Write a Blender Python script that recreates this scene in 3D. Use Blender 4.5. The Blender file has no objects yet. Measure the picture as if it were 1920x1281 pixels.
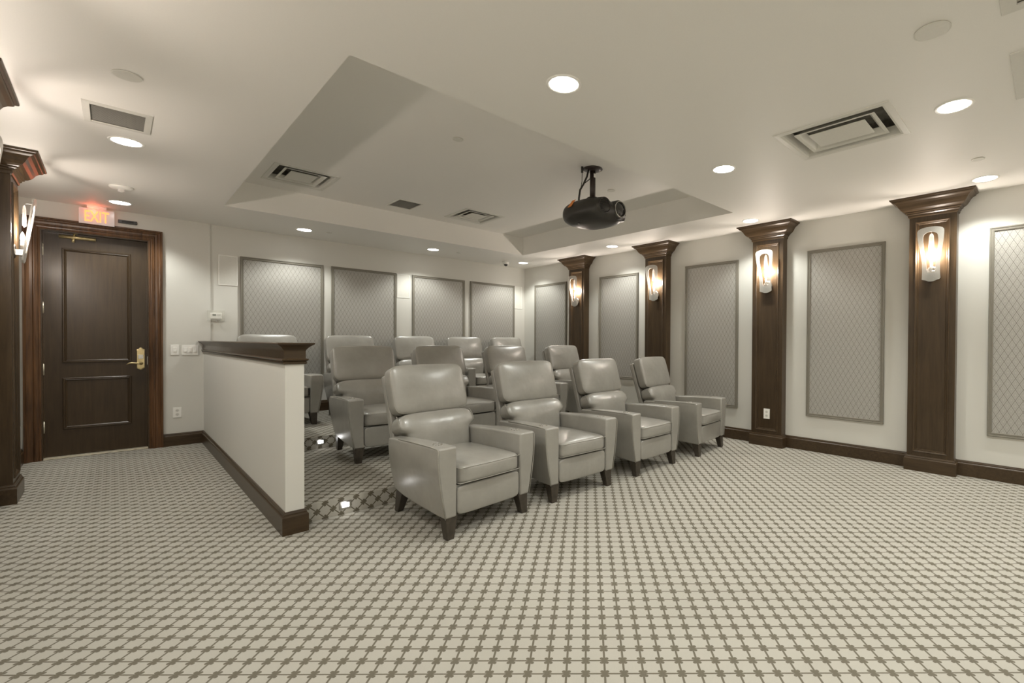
import bpy, bmesh, math, random
from mathutils import Vector, Matrix
random.seed(7)
PI = math.pi
C = bpy.context.scene.collection
sc = bpy.context.scene

# ------------------------------------------------------------------ camera
W, HH = 1920.0, 1281.0
F_PX, CX, CY = 878.99, 1111.2, 650.0
yaw, pit, rol = math.radians(45.652), math.radians(-0.6365), math.radians(0.3027)
fw = Vector((math.cos(pit)*math.sin(yaw), math.cos(pit)*math.cos(yaw), math.sin(pit)))
rt = Vector((math.cos(yaw), -math.sin(yaw), 0)); up = rt.cross(fw)
r2 = rt*math.cos(rol) + up*math.sin(rol); u2 = up*math.cos(rol) - rt*math.sin(rol)
cam = bpy.data.cameras.new('camera'); co = bpy.data.objects.new('camera', cam); C.objects.link(co)
m = Matrix((r2, u2, -fw)).transposed().to_4x4(); m.translation = Vector((0, 0, 1.29))
co.matrix_world = m
cam.sensor_fit = 'HORIZONTAL'; cam.sensor_width = 36; cam.lens = F_PX/W*36
cam.shift_x = (W/2-CX)/W; cam.shift_y = (CY-HH/2)/W
cam.clip_start = 0.05
sc.camera = co

# ------------------------------------------------------------------ light settings
LAMP_W = 56.0          # each recessed downlight
CAN_CONE = math.radians(129)
LAMP_COL = (0.985, 0.99, 0.925)
SCONCE_W = 14.0
SCONCE_COL = (1.0, 0.88, 0.77)
wd = bpy.data.worlds.new('world'); sc.world = wd; wd.use_nodes = True
wd.node_tree.nodes['Background'].inputs[0].default_value = (0.5, 0.48, 0.45, 1)
wd.node_tree.nodes['Background'].inputs[1].default_value = 0.05
sc.view_settings.view_transform = 'Standard'; sc.view_settings.look = 'None'
sc.view_settings.gamma = 1.0; sc.view_settings.use_curve_mapping = False
sc.view_settings.exposure = 0.52
sc.cycles.max_bounces = 10; sc.cycles.diffuse_bounces = 7; sc.cycles.glossy_bounces = 4
sc.cycles.transmission_bounces = 6
sc.cycles.caustics_reflective = False; sc.cycles.caustics_refractive = False
sc.cycles.sample_clamp_indirect = 6

# room numbers (metres): x along the back wall, y into the room
XL, XR, YB, YF, H = -0.67, 5.80, 7.60, -3.6, 2.74
P1Y, P2Y = 3.73, 5.57
Z1, Z2 = 0.13, 0.26

# ------------------------------------------------------------------ materials
def newmat(name):
    mt = bpy.data.materials.new(name); mt.use_nodes = True
    nt = mt.node_tree; b = nt.nodes['Principled BSDF']
    return mt, nt, b
def lin(r, g, b):
    f = lambda v: (v/255/12.92) if v/255 <= 0.04045 else ((v/255+0.055)/1.055)**2.4
    return (f(r), f(g), f(b), 1)
def noise(nt, scale, detail=3, rough=0.5, vec=None):
    n = nt.nodes.new('ShaderNodeTexNoise'); n.inputs['Scale'].default_value = scale
    n.inputs['Detail'].default_value = detail; n.inputs['Roughness'].default_value = rough
    if vec is not None: nt.links.new(vec, n.inputs['Vector'])
    return n
def coords(nt, kind='Object'):
    return nt.nodes.new('ShaderNodeTexCoord').outputs[kind]
def ramp(nt, fac, stops):
    r = nt.nodes.new('ShaderNodeValToRGB')
    while len(r.color_ramp.elements) < len(stops): r.color_ramp.elements.new(0.5)
    for e, (p, c) in zip(r.color_ramp.elements, stops): e.position = p; e.color = c
    nt.links.new(fac, r.inputs[0]); return r.outputs[0]
def bump(nt, b, h, strength=0.2, dist=0.002):
    bp = nt.nodes.new('ShaderNodeBump'); bp.inputs['Strength'].default_value = strength
    bp.inputs['Distance'].default_value = dist
    nt.links.new(h, bp.inputs['Height']); nt.links.new(bp.outputs[0], b.inputs['Normal'])
    return bp
def M(nt, op, a, b=None, c=None):
    n = nt.nodes.new('ShaderNodeMath'); n.operation = op
    for i, v in enumerate((a, b, c)):
        if v is None: continue
        if isinstance(v, (int, float)): n.inputs[i].default_value = v
        else: nt.links.new(v, n.inputs[i])
    return n.outputs[0]
def plain(name, col, rough=0.5, metal=0.0, nscale=40, var=0.06, bs=0.05, spec=0.5, coat=0):
    mt, nt, b = newmat(name)
    n = noise(nt, nscale, vec=coords(nt))
    lo = tuple(c*(1-var) for c in col[:3])+(1,); hi = tuple(min(1, c*(1+var)) for c in col[:3])+(1,)
    nt.links.new(ramp(nt, n.outputs[0], [(0.3, lo), (0.7, hi)]), b.inputs['Base Color'])
    b.inputs['Roughness'].default_value = rough; b.inputs['Metallic'].default_value = metal
    b.inputs['Specular IOR Level'].default_value = spec
    b.inputs['Coat Weight'].default_value = coat; b.inputs['Coat Roughness'].default_value = 0.15
    if bs: bump(nt, b, n.outputs[0], bs, 0.001)
    return mt
MT = {}
MT['wall'] = plain('wall_paint', (0.66, 0.65, 0.605, 1), 0.6, nscale=220, var=0.012, bs=0.08, spec=0.3)
MT['ceil'] = plain('ceiling_paint', (0.86, 0.845, 0.81, 1), 0.55, nscale=180, var=0.01, bs=0.05, spec=0.3)
MT['white'] = plain('white_plastic', (0.90, 0.89, 0.85, 1), 0.4, nscale=60, var=0.01, bs=0)
MT['vent'] = plain('white_enamelled_metal', (0.70, 0.69, 0.64, 1), 0.45, nscale=60, var=0.02, bs=0)
MT['slat'] = plain('grey_grille_slat', (0.34, 0.33, 0.30, 1), 0.5, nscale=30, var=0.05, bs=0)
MT['duct'] = plain('grey_duct_metal', (0.22, 0.21, 0.185, 1), 0.7, nscale=30, var=0.3, bs=0.02)
MT['dark'] = plain('dark_void', (0.045, 0.042, 0.036, 1), 0.8, nscale=60, var=0.1, bs=0)
MT['frame'] = plain('taupe_painted_moulding', (0.215, 0.20, 0.165, 1), 0.42, nscale=90, var=0.05, bs=0.03)
MT['brass'] = plain('polished_brass', (0.70, 0.58, 0.32, 1), 0.30, 0.75, nscale=30, var=0.1, bs=0.02)
MT['chrome'] = plain('satin_steel', (0.62, 0.61, 0.58, 1), 0.25, 1.0, nscale=50, var=0.06, bs=0.02)
MT['hinge'] = plain('pale_nickel_brass', (0.66, 0.62, 0.50, 1), 0.35, 0.5, nscale=50, var=0.06, bs=0.02)
MT['black'] = plain('black_plastic', (0.030, 0.027, 0.023, 1), 0.38, nscale=80, var=0.1, bs=0.02)
MT['pole'] = plain('dark_brown_metal', (0.045, 0.032, 0.028, 1), 0.4, nscale=80, var=0.1, bs=0)
MT['leg'] = plain('dark_stained_leg_wood', (0.045, 0.036, 0.026, 1), 0.4, nscale=30, var=0.3, bs=0.05)
MT['orange'] = plain('orange_sticker', (0.75, 0.24, 0.03, 1), 0.5, nscale=20, var=0.05, bs=0)
MT['stonesill'] = plain('stone_threshold', (0.55, 0.50, 0.38, 1), 0.3, nscale=25, var=0.12, bs=0.03)
MT['redtext'] = plain('red_lettering', (0.7, 0.05, 0.03, 1), 0.5, nscale=20, var=0.02, bs=0)
MT['screen'] = plain('grey_lcd', (0.22, 0.24, 0.20, 1), 0.2, nscale=20, var=0.05, bs=0)

def wood(name, c0, c1, rough=0.3, vertical=True):
    mt, nt, b = newmat(name)
    tc = coords(nt); mp = nt.nodes.new('ShaderNodeMapping')
    mp.inputs['Scale'].default_value = (14, 14, 0.9) if vertical else (0.9, 14, 14)
    nt.links.new(tc, mp.inputs[0])
    n = noise(nt, 3.0, 8, 0.62, mp.outputs[0]); n.inputs['Distortion'].default_value = 0.6
    n2 = noise(nt, 2.2, 3, 0.5, tc)
    f = M(nt, 'ADD', M(nt, 'MULTIPLY', n.outputs[0], 0.7), M(nt, 'MULTIPLY', n2.outputs[0], 0.3))
    nt.links.new(ramp(nt, f, [(0.34, c0), (0.66, c1)]), b.inputs['Base Color'])
    rr = M(nt, 'MULTIPLY_ADD', n.outputs[0], 0.12, rough-0.06)
    nt.links.new(rr, b.inputs['Roughness'])
    bump(nt, b, n.outputs[0], 0.08, 0.001)
    b.inputs['Specular IOR Level'].default_value = 0.32; b.inputs['Coat Weight'].default_value = 0.12; b.inputs['Coat Roughness'].default_value = 0.2
    return mt
MT['wood'] = wood('dark_walnut_stained_wood', (0.038, 0.024, 0.012, 1), (0.074, 0.047, 0.024, 1), 0.33)
MT['woodh'] = wood('dark_walnut_rail_wood', (0.038, 0.024, 0.012, 1), (0.074, 0.047, 0.024, 1), 0.33, False)
MT['casing'] = wood('reddish_brown_casing_wood', (0.045, 0.022, 0.010, 1), (0.145, 0.070, 0.030, 1), 0.3)
MT['door'] = wood('dark_brown_door_wood', (0.036, 0.023, 0.012, 1), (0.058, 0.037, 0.019, 1), 0.36)

def leather():
    mt, nt, b = newmat('grey_leather')
    tc = coords(nt)
    n = noise(nt, 4.5, 4, 0.6, tc); n2 = noise(nt, 190, 2, 0.5, tc)
    nl = noise(nt, 11, 2, 0.45, tc)
    v = nt.nodes.new('ShaderNodeTexVoronoi'); v.inputs['Scale'].default_value = 260
    nt.links.new(tc, v.inputs['Vector'])
    nt.links.new(ramp(nt, n.outputs[0], [(0.3, (0.262, 0.252, 0.226, 1)), (0.7, (0.325, 0.314, 0.284, 1))]), b.inputs['Base Color'])
    nt.links.new(M(nt, 'MULTIPLY_ADD', n.outputs[0], 0.10, 0.30), b.inputs['Roughness'])
    h = M(nt, 'ADD', M(nt, 'MULTIPLY', n2.outputs[0], 0.25), M(nt, 'ADD', M(nt, 'MULTIPLY', v.outputs[0], 0.2), M(nt, 'MULTIPLY', nl.outputs[0], 5.0)))
    bump(nt, b, h, 0.40, 0.0016)
    b.inputs['Specular IOR Level'].default_value = 0.5
    b.inputs['Coat Weight'].default_value = 0.8; b.inputs['Coat Roughness'].default_value = 0.24
    return mt
MT['leather'] = leather()
MT['piping'] = plain('leather_piping', (0.30, 0.288, 0.25, 1), 0.35, nscale=60, var=0.06, bs=0.02)

def carpet():
    mt, nt, b = newmat('trellis_carpet')
    uv = nt.nodes.new('ShaderNodeUVMap'); uv.uv_map = 'UVMap'
    sp = nt.nodes.new('ShaderNodeSeparateXYZ'); nt.links.new(uv.outputs[0], sp.inputs[0])
    X, Y = sp.outputs[0], sp.outputs[1]
    # wobble from the pile
    nz = noise(nt, 420, 2, 0.5, uv.outputs[0])
    wob = M(nt, 'MULTIPLY', M(nt, 'SUBTRACT', nz.outputs[0], 0.5), 0.0024)
    S = 0.0749; k = 1/(math.sqrt(2)*S)
    ph = 1.276*2*k
    p = M(nt, 'ADD', M(nt, 'ADD', M(nt, 'MULTIPLY', M(nt, 'ADD', X, Y), k), -ph), 0.5)
    q = M(nt, 'ADD', M(nt, 'MULTIPLY', M(nt, 'SUBTRACT', X, Y), k), 0.5)
    def cell(v):    # signed distance (metres) to the lattice line
        return M(nt, 'ADD', M(nt, 'MULTIPLY', M(nt, 'SUBTRACT', M(nt, 'FRACT', v), 0.5), S), wob)
    a = M(nt, 'ABSOLUTE', cell(p)); c = M(nt, 'ABSOLUTE', cell(q))
    def less(v, t):
        mr = nt.nodes.new('ShaderNodeMapRange'); mr.interpolation_type = 'SMOOTHSTEP'
        mr.inputs['From Min'].default_value = t+0.0009; mr.inputs['From Max'].default_value = t-0.0009
        nt.links.new(v, mr.inputs['Value']); return mr.outputs[0]
    def disc(ax, ay, r):
        dx = M(nt, 'SUBTRACT', a, ax); dy = M(nt, 'SUBTRACT', c, ay)
        return less(M(nt, 'SQRT', M(nt, 'ADD', M(nt, 'MULTIPLY', dx, dx), M(nt, 'MULTIPLY', dy, dy))), r)
    parts = [less(a, 0.0036), less(c, 0.0042), disc(0.0118, 0.0100, 0.0074), disc(0, 0, 0.0110)]
    f = parts[0]
    for o in parts[1:]: f = M(nt, 'MAXIMUM', f, o)
    n2 = noise(nt, 900, 2, 0.6, uv.outputs[0]); n3 = noise(nt, 2.0, 3, 0.5, uv.outputs[0])
    lc = ramp(nt, n2.outputs[0], [(0.3, (0.32, 0.303, 0.262, 1)), (0.7, (0.54, 0.517, 0.458, 1))])
    dc = ramp(nt, n2.outputs[0], [(0.3, (0.095, 0.083, 0.058, 1)), (0.7, (0.175, 0.155, 0.113, 1))])
    mx = nt.nodes.new('ShaderNodeMix'); mx.data_type = 'RGBA'
    nt.links.new(f, mx.inputs[0]); nt.links.new(lc, mx.inputs[6]); nt.links.new(dc, mx.inputs[7])
    mv = nt.nodes.new('ShaderNodeMix'); mv.data_type = 'RGBA'; mv.blend_type = 'MULTIPLY'; mv.inputs[0].default_value = 1
    nt.links.new(mx.outputs[2], mv.inputs[6])
    nt.links.new(ramp(nt, n3.outputs[0], [(0.3, (0.94, 0.94, 0.93, 1)), (0.7, (1, 1, 1, 1))]), mv.inputs[7])
    nt.links.new(mv.outputs[2], b.inputs['Base Color'])
    b.inputs['Roughness'].default_value = 0.95; b.inputs['Specular IOR Level'].default_value = 0.1
    b.inputs['Sheen Weight'].default_value = 0.15
    h = M(nt, 'ADD', M(nt, 'MULTIPLY', n2.outputs[0], 1.0), M(nt, 'MULTIPLY', f, -0.5))
    bump(nt, b, h, 0.6, 0.003)
    return mt
MT['carpet'] = carpet()

def fabric():
    mt, nt, b = newmat('diamond_woven_panel_fabric')
    tc = coords(nt); sp = nt.nodes.new('ShaderNodeSeparateXYZ'); nt.links.new(tc, sp.inputs[0])
    u = M(nt, 'MULTIPLY', sp.outputs[0], 1/0.054); v = M(nt, 'MULTIPLY', sp.outputs[2], 1/0.102)
    a = M(nt, 'ABSOLUTE', M(nt, 'SUBTRACT', M(nt, 'FRACT', M(nt, 'ADD', u, v)), 0.5))
    c = M(nt, 'ABSOLUTE', M(nt, 'SUBTRACT', M(nt, 'FRACT', M(nt, 'SUBTRACT', u, v)), 0.5))
    def less(x, t, w=0.02):
        mr = nt.nodes.new('ShaderNodeMapRange'); mr.interpolation_type = 'SMOOTHSTEP'
        mr.inputs['From Min'].default_value = t+w; mr.inputs['From Max'].default_value = t-w
        nt.links.new(x, mr.inputs['Value']); return mr.outputs[0]
    ln = M(nt, 'MAXIMUM', less(a, 0.045), less(c, 0.045))
    # halo of lighter thread on both sides of the line, and a spot in each diamond
    hl = M(nt, 'SUBTRACT', M(nt, 'MAXIMUM', less(a, 0.12), less(c, 0.12)), ln)
    dot = M(nt, 'MULTIPLY', M(nt, 'GREATER_THAN', a, 0.40), M(nt, 'GREATER_THAN', c, 0.40))
    n = noise(nt, 350, 3, 0.7, tc)
    base = ramp(nt, n.outputs[0], [(0.25, (0.31, 0.30, 0.275, 1)), (0.75, (0.46, 0.448, 0.415, 1))])
    m1 = nt.nodes.new('ShaderNodeMix'); m1.data_type = 'RGBA'
    nt.links.new(M(nt, 'MULTIPLY', ln, 0.75), m1.inputs[0]); nt.links.new(base, m1.inputs[6]); m1.inputs[7].default_value = (0.135, 0.125, 0.105, 1)
    m2 = nt.nodes.new('ShaderNodeMix'); m2.data_type = 'RGBA'
    nt.links.new(M(nt, 'MULTIPLY', M(nt, 'MAXIMUM', hl, dot), 0.35), m2.inputs[0]); nt.links.new(m1.outputs[2], m2.inputs[6]); m2.inputs[7].default_value = (0.56, 0.545, 0.50, 1)
    nt.links.new(m2.outputs[2], b.inputs['Base Color'])
    b.inputs['Metallic'].default_value = 0.15
    nt.links.new(M(nt, 'MULTIPLY_ADD', ln, -0.1, 0.5), b.inputs['Roughness'])
    bump(nt, b, M(nt, 'ADD', M(nt, 'MULTIPLY', n.outputs[0], 0.4), M(nt, 'MULTIPLY', ln, -1.0)), 0.5, 0.001)
    return mt
MT['fabric'] = fabric()

def emit(name, col, s):
    mt, nt, b = newmat(name); b.inputs['Base Color'].default_value = (*col, 1)
    b.inputs['Emission Color'].default_value = (*col, 1); b.inputs['Emission Strength'].default_value = s
    return mt
MT['led'] = emit('led_lens', (1.0, 0.985, 0.95), 9.0)
MT['step'] = emit('step_light_lens', (1.0, 0.99, 0.97), 5.0)
MT['bulb'] = emit('candle_bulb_glow', (1.0, 0.86, 0.72), 8.0)
MT['exitred'] = emit('exit_letter_glow', (1.0, 0.27, 0.08), 1.3)
def frosted():
    mt, nt, b = newmat('frosted_acrylic')
    tr = nt.nodes.new('ShaderNodeBsdfTranslucent'); tr.inputs[0].default_value = (0.34, 0.33, 0.31, 1)
    n = noise(nt, 160, 3, 0.6, coords(nt))
    nt.links.new(ramp(nt, n.outputs[0], [(0.3, (0.58, 0.57, 0.53, 1)), (0.7, (0.70, 0.69, 0.65, 1))]), b.inputs['Base Color'])
    b.inputs['Roughness'].default_value = 0.35
    ms = nt.nodes.new('ShaderNodeMixShader'); ms.inputs[0].default_value = 0.25
    nt.links.new(b.outputs[0], ms.inputs[1]); nt.links.new(tr.outputs[0], ms.inputs[2])
    tp = nt.nodes.new('ShaderNodeBsdfTransparent'); m2 = nt.nodes.new('ShaderNodeMixShader'); m2.inputs[0].default_value = 0.74
    nt.links.new(tp.outputs[0], m2.inputs[1]); nt.links.new(ms.outputs[0], m2.inputs[2])
    nt.links.new(m2.outputs[0], nt.nodes['Material Output'].inputs[0])
    return mt
MT['frost'] = frosted()
def glass(name, col, alpha, rough=0.04):
    mt, nt, b = newmat(name)
    n = noise(nt, 12, 2, 0.5, coords(nt))
    tp = nt.nodes.new('ShaderNodeBsdfTransparent'); tp.inputs[0].default_value = (*col, 1)
    b.inputs['Base Color'].default_value = (*col, 1); b.inputs['Specular IOR Level'].default_value = 1.0
    nt.links.new(M(nt, 'MULTIPLY_ADD', n.outputs[0], 0.05, rough), b.inputs['Roughness'])
    ms = nt.nodes.new('ShaderNodeMixShader'); ms.inputs[0].default_value = alpha
    nt.links.new(tp.outputs[0], ms.inputs[1]); nt.links.new(b.outputs[0], ms.inputs[2])
    nt.links.new(ms.outputs[0], nt.nodes['Material Output'].inputs[0])
    return mt
MT['clear'] = glass('clear_plastic', (0.93, 0.93, 0.91), 0.16)
MT['crystal'] = glass('crystal_glass', (0.95, 0.93, 0.92), 0.45)
MT['signface'] = glass('clear_acrylic_sign', (0.90, 0.91, 0.92), 0.72, 0.15)
def lensm():
    mt, nt, b = newmat('projector_lens_glass'); n = noise(nt, 9, 2, 0.5, coords(nt))
    nt.links.new(ramp(nt, n.outputs[0], [(0.3, (0.012, 0.012, 0.012, 1)), (0.7, (0.03, 0.028, 0.026, 1))]), b.inputs['Base Color'])
    b.inputs['Roughness'].default_value = 0.08; b.inputs['Coat Weight'].default_value = 1
    return mt
MT['lens'] = lensm()

# ------------------------------------------------------------------ object helpers
def tag(o, label=None, cat=None, group=None, kind=None):
    if label: o['label'] = label
    if cat: o['category'] = cat
    if group: o['group'] = group
    if kind: o['kind'] = kind
    return o
def empty(name, loc=(0, 0, 0), rz=0):
    o = bpy.data.objects.new(name, None); C.objects.link(o)
    o.empty_display_size = 0.1; o.location = loc; o.rotation_euler = (0, 0, rz); return o
def obj(name, bm, mat, parent=None, smooth=False, bevel=0, seg=2, loc=None, angle=35):
    me = bpy.data.meshes.new(name); bm.normal_update(); bm.to_mesh(me); bm.free()
    me.materials.append(MT[mat] if isinstance(mat, str) else mat)
    o = bpy.data.objects.new(name, me); C.objects.link(o)
    if loc: o.location = loc
    if parent: o.parent = parent
    if smooth or bevel:
        for p in me.polygons: p.use_smooth = True
        if bevel:
            md = o.modifiers.new('bevel', 'BEVEL'); md.width = bevel; md.segments = seg
            md.limit_method = 'ANGLE'; md.angle_limit = math.radians(angle); md.harden_normals = False
        if not smooth or bevel:
            try: me.set_sharp_from_angle(angle=math.radians(50))
            except Exception: pass
    return o
def BM(): return bmesh.new()
def box(bm, x0, x1, y0, y1, z0, z1):
    v = [bm.verts.new(p) for p in ((x0,y0,z0),(x1,y0,z0),(x1,y1,z0),(x0,y1,z0),(x0,y0,z1),(x1,y0,z1),(x1,y1,z1),(x0,y1,z1))]
    for f in ((0,3,2,1),(4,5,6,7),(0,1,5,4),(1,2,6,5),(2,3,7,6),(3,0,4,7)): bm.faces.new([v[i] for i in f])
    return bm
def loft(bm, loops, closed=True, cap0=False, cap1=False):
    vs = [[bm.verts.new(p) for p in l] for l in loops]
    n = len(vs[0])
    for a, b in zip(vs, vs[1:]):
        for i in range(n if closed else n-1):
            j = (i+1) % n
            bm.faces.new((a[i], a[j], b[j], b[i]))
    if cap0: bm.faces.new(list(reversed(vs[0])))
    if cap1: bm.faces.new(vs[-1])
    return bm
def fixn(bm):
    bmesh.ops.recalc_face_normals(bm, faces=bm.faces); return bm
def tube(bm, pts, r, n=8, caps=True):
    pts = [Vector(p) for p in pts]; rr = r if isinstance(r, (list, tuple)) else [r]*len(pts)
    loops = []; prev = None
    for i, p in enumerate(pts):
        t = (pts[min(i+1, len(pts)-1)]-pts[max(i-1, 0)]).normalized()
        if prev is None:
            a = t.orthogonal().normalized()
        else:
            a = (prev - t*prev.dot(t)); a = a.normalized() if a.length > 1e-6 else t.orthogonal().normalized()
        prev = a; b = t.cross(a)
        loops.append([p+(a*math.cos(2*PI*k/n)+b*math.sin(2*PI*k/n))*rr[i] for k in range(n)])
    return loft(bm, loops, True, caps, caps)
def lathe(bm, prof, n=32, axis='z', c=(0, 0, 0), cap0=True, cap1=True, sx=1, sy=1):
    loops = []
    for r, h in prof:
        l = []
        for k in range(n):
            a = 2*PI*k/n; u, v = r*math.cos(a)*sx, r*math.sin(a)*sy
            p = (u, v, h) if axis == 'z' else ((u, h, v) if axis == 'y' else (h, u, v))
            l.append((p[0]+c[0], p[1]+c[1], p[2]+c[2]))
        loops.append(l)
    loft(bm, loops, True, cap0, cap1); return fixn(bm)
def rectframe(bm, x0, x1, z0, z1, prof, sgn=-1):
    """closed mitred moulding on a wall facing local -y; prof = [(inset from outer edge, height off wall)]"""
    loops = [[(x0+i, sgn*h, z0+i), (x1-i, sgn*h, z0+i), (x1-i, sgn*h, z1-i), (x0+i, sgn*h, z1-i)] for i, h in prof]
    loft(bm, loops, True); return fixn(bm)
def rotm(o, rx=0, ry=0, rz=0): o.rotation_euler = (rx, ry, rz); return o
def uvxy(o, fn):
    me = o.data; uv = me.uv_layers.new(name='UVMap')
    for lp in me.loops:
        uv.data[lp.index].uv = fn(me.vertices[lp.vertex_index].co)
def text_bm(s, size, depth, sp=1.0):
    cu = bpy.data.curves.new('t', 'FONT'); cu.body = s; cu.size = size; cu.extrude = depth
    cu.align_x = 'CENTER'; cu.align_y = 'CENTER'; cu.space_character = sp; cu.offset = size*0.012
    ob = bpy.data.objects.new('t', cu); C.objects.link(ob)
    dg = bpy.context.evaluated_depsgraph_get(); me = bpy.data.meshes.new_from_object(ob.evaluated_get(dg))
    bm = BM(); bm.from_mesh(me); bpy.data.objects.remove(ob); bpy.data.curves.remove(cu); bpy.data.meshes.remove(me)
    # text lies in xy -> stand it up facing -y
    for v in bm.verts: v.co = Vector((v.co.x, -v.co.z, v.co.y))
    return bm

# ------------------------------------------------------------------ room shell
T = 0.12
fl = obj('floor', box(BM(), XL-T, XR+T, YF-T, YB+0.4, -0.1, 0), 'carpet'); tag(fl, 'cream carpet with small brown clover lattice covering the lower floor', 'floor', kind='structure')
uvxy(fl, lambda c: (c.x, c.y))
for (yy, ye, z0, z1, lab) in ((P1Y, P2Y, 0.0, Z1, 'lower carpeted seating platform with patterned riser'), (P2Y, YB, 0.0, Z2, 'upper carpeted seating platform behind the middle row')):
    bm = BM()
    b = 0.012
    prof = [(yy, z0), (yy, z1-b), (yy+b*0.3, z1-b*0.3), (yy+b, z1), (ye, z1)]
    loft(bm, [[(x, y, z) for y, z in prof] for x in (0.90, XR)], False)
    fixn(bm)
    for f in bm.faces:
        if f.normal.z < -0.01 or (abs(f.normal.z) < 0.01 and f.normal.y > 0): f.normal_flip()
    p = obj('platform', bm, 'carpet', fl, smooth=True)
    p['label'] = lab
    zt = z1
    uvxy(p, lambda c, yy=yy, zt=zt: (c.x, c.y if c.z > zt-0.002 else yy-(zt-c.z)))
bm = BM(); bm2 = BM()
def wallbox(name, args, lab):
    return tag(obj(name, box(BM(), *args), 'wall'), lab, 'wall', kind='structure')
wallbox('wall_right', (XR, XR+T, YF-T, YB+T, -0.1, H+0.6), 'pale grey wall on the right with dark pilasters and tall fabric panels')
wallbox('wall_left', (XL-T, XL, YF-T, YB+0.4, -0.1, H+0.6), 'pale grey wall at the left edge beside the door')
wallbox('wall_front', (XL-T, XR+T, YF-T, YF, -0.1, H+0.6), 'pale grey wall behind the camera')
DX0, DX1, DZ = -0.53, 0.295, 2.44      # door opening
bm = BM()
loops = [(XL, DX0, 0, H+0.1), (DX0, DX1, DZ, H+0.1), (DX1, 0.86, 0, H+0.1)]
for x0, x1, z0, z1 in loops: box(bm, x0, x1, YB-0.02, YB+0.16, z0, z1)
box(bm, 0.86, XR, YB, YB+0.16, 0, H+0.1)
tag(obj('wall_back', bm, 'wall'), 'pale grey back wall with door, speakers and four fabric panels', 'wall', kind='structure')
# ceiling with tray
tx0, tx1, ty0, ty1 = 0.846, 4.86, 2.565, 6.42
HT = 3.04
DIFF = [(1.12, 1.725, 5.48, 6.13, HT, 'stepped square diffuser inside the tray, at its left'), (3.27, 3.87, 5.52, 6.14, HT, 'stepped square diffuser inside the tray, far middle'),
        (3.245, 3.85, 0.705, 1.415, H, 'large stepped square diffuser at the upper right')]
GRI = [(-0.13, 0.19, 4.20, 4.59, H, 22, 'x', 'dark slotted return grille near the left pilaster', 0.035), (2.475, 2.79, 5.77, 6.15, HT, 20, 'x', 'small dark slotted grille between the two tray diffusers', 0.018),
       (3.14, 3.75, -0.38, 0.165, H, 14, 'y', 'white slatted grille cut by the right photo edge', 0.06), (2.30, 2.75, -0.28, 0.174, H, 8, 'y', 'white slatted grille cut by the top right photo corner', 0.055)]
def holed(bm, x0, x1, y0, y1, z, holes):
    xs = sorted({x0, x1} | {v for h in holes for v in h[:2]}); ys = sorted({y0, y1} | {v for h in holes for v in h[2:]})
    vs = {}
    def V(x, y):
        if (x, y) not in vs: vs[(x, y)] = bm.verts.new((x, y, z))
        return vs[(x, y)]
    for a, b in zip(xs, xs[1:]):
        for c, d in zip(ys, ys[1:]):
            mx_, my_ = (a+b)/2, (c+d)/2
            if any(h[0] < mx_ < h[1] and h[2] < my_ < h[3] for h in holes): continue
            bm.faces.new((V(a, c), V(a, d), V(b, d), V(b, c)))
bm = BM()
def opening(v, i): return (v[0]+i, v[1]-i, v[2]+i, v[3]-i)
hl = [opening(d, 0.04) for d in DIFF if d[4] == H] + [opening(g, g[8]-0.004) for g in GRI if g[4] == H]
ht = [opening(d, 0.04) for d in DIFF if d[4] == HT] + [opening(g, g[8]-0.004) for g in GRI if g[4] == HT]
holed(bm, XL-T, XR+T, YF-T, YB+0.2, H, hl+[(tx0, tx1, ty0, ty1)])
holed(bm, tx0, tx1, ty0, ty1, HT, ht)
I = [(tx0, ty0), (tx0, ty1), (tx1, ty1), (tx1, ty0)]
loft(bm, [[(x, y, H) for x, y in I], [(x, y, HT) for x, y in I]])
tag(obj('ceiling', bm, 'ceil'), 'off-white painted ceiling with a shallow square tray recess', 'ceiling', kind='structure')

# baseboards
BP = [(0.0, 0.150), (0.008, 0.150), (0.010, 0.143), (0.013, 0.136), (0.013, 0.128), (0.020, 0.122), (0.022, 0.116), (0.022, 0.0)]
def bb_line(bm, p0, p1, nrm, z=0.0):
    loft(bm, [[(p[0]+nrm[0]*o, p[1]+nrm[1]*o, z+h) for o, h in BP] for p in (p0, p1)], False, False, False)
    return bm
bm = BM()
for y0, y1, z in ((YF, P1Y, 0), (P1Y, P2Y, Z1), (P2Y, YB, Z2)): bb_line(bm, (XR, y0), (XR, y1), (-1, 0), z)
tag(obj('baseboard_right', fixn(bm), 'woodh'), 'dark brown moulded baseboard along the right wall', 'baseboard', kind='structure')
bm = bb_line(BM(), (0.90, YB), (XR, YB), (0, -1), Z2)
bb_line(bm, (0.415, YB-0.02), (0.79, YB-0.02), (0, -1), 0)
tag(obj('baseboard_back', fixn(bm), 'woodh'), 'dark brown moulded baseboard along the back wall', 'baseboard', kind='structure')
bm = bb_line(BM(), (XL, YF), (XL, YB), (1, 0), 0)
tag(obj('baseboard_left', fixn(bm), 'woodh'), 'dark brown moulded baseboard along the left wall', 'baseboard', kind='structure')
bm = bb_line(BM(), (XL, YF), (XR, YF), (0, 1), 0)
tag(obj('baseboard_front', fixn(bm), 'woodh'), 'dark brown moulded baseboard behind the camera', 'baseboard', kind='structure')

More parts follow.
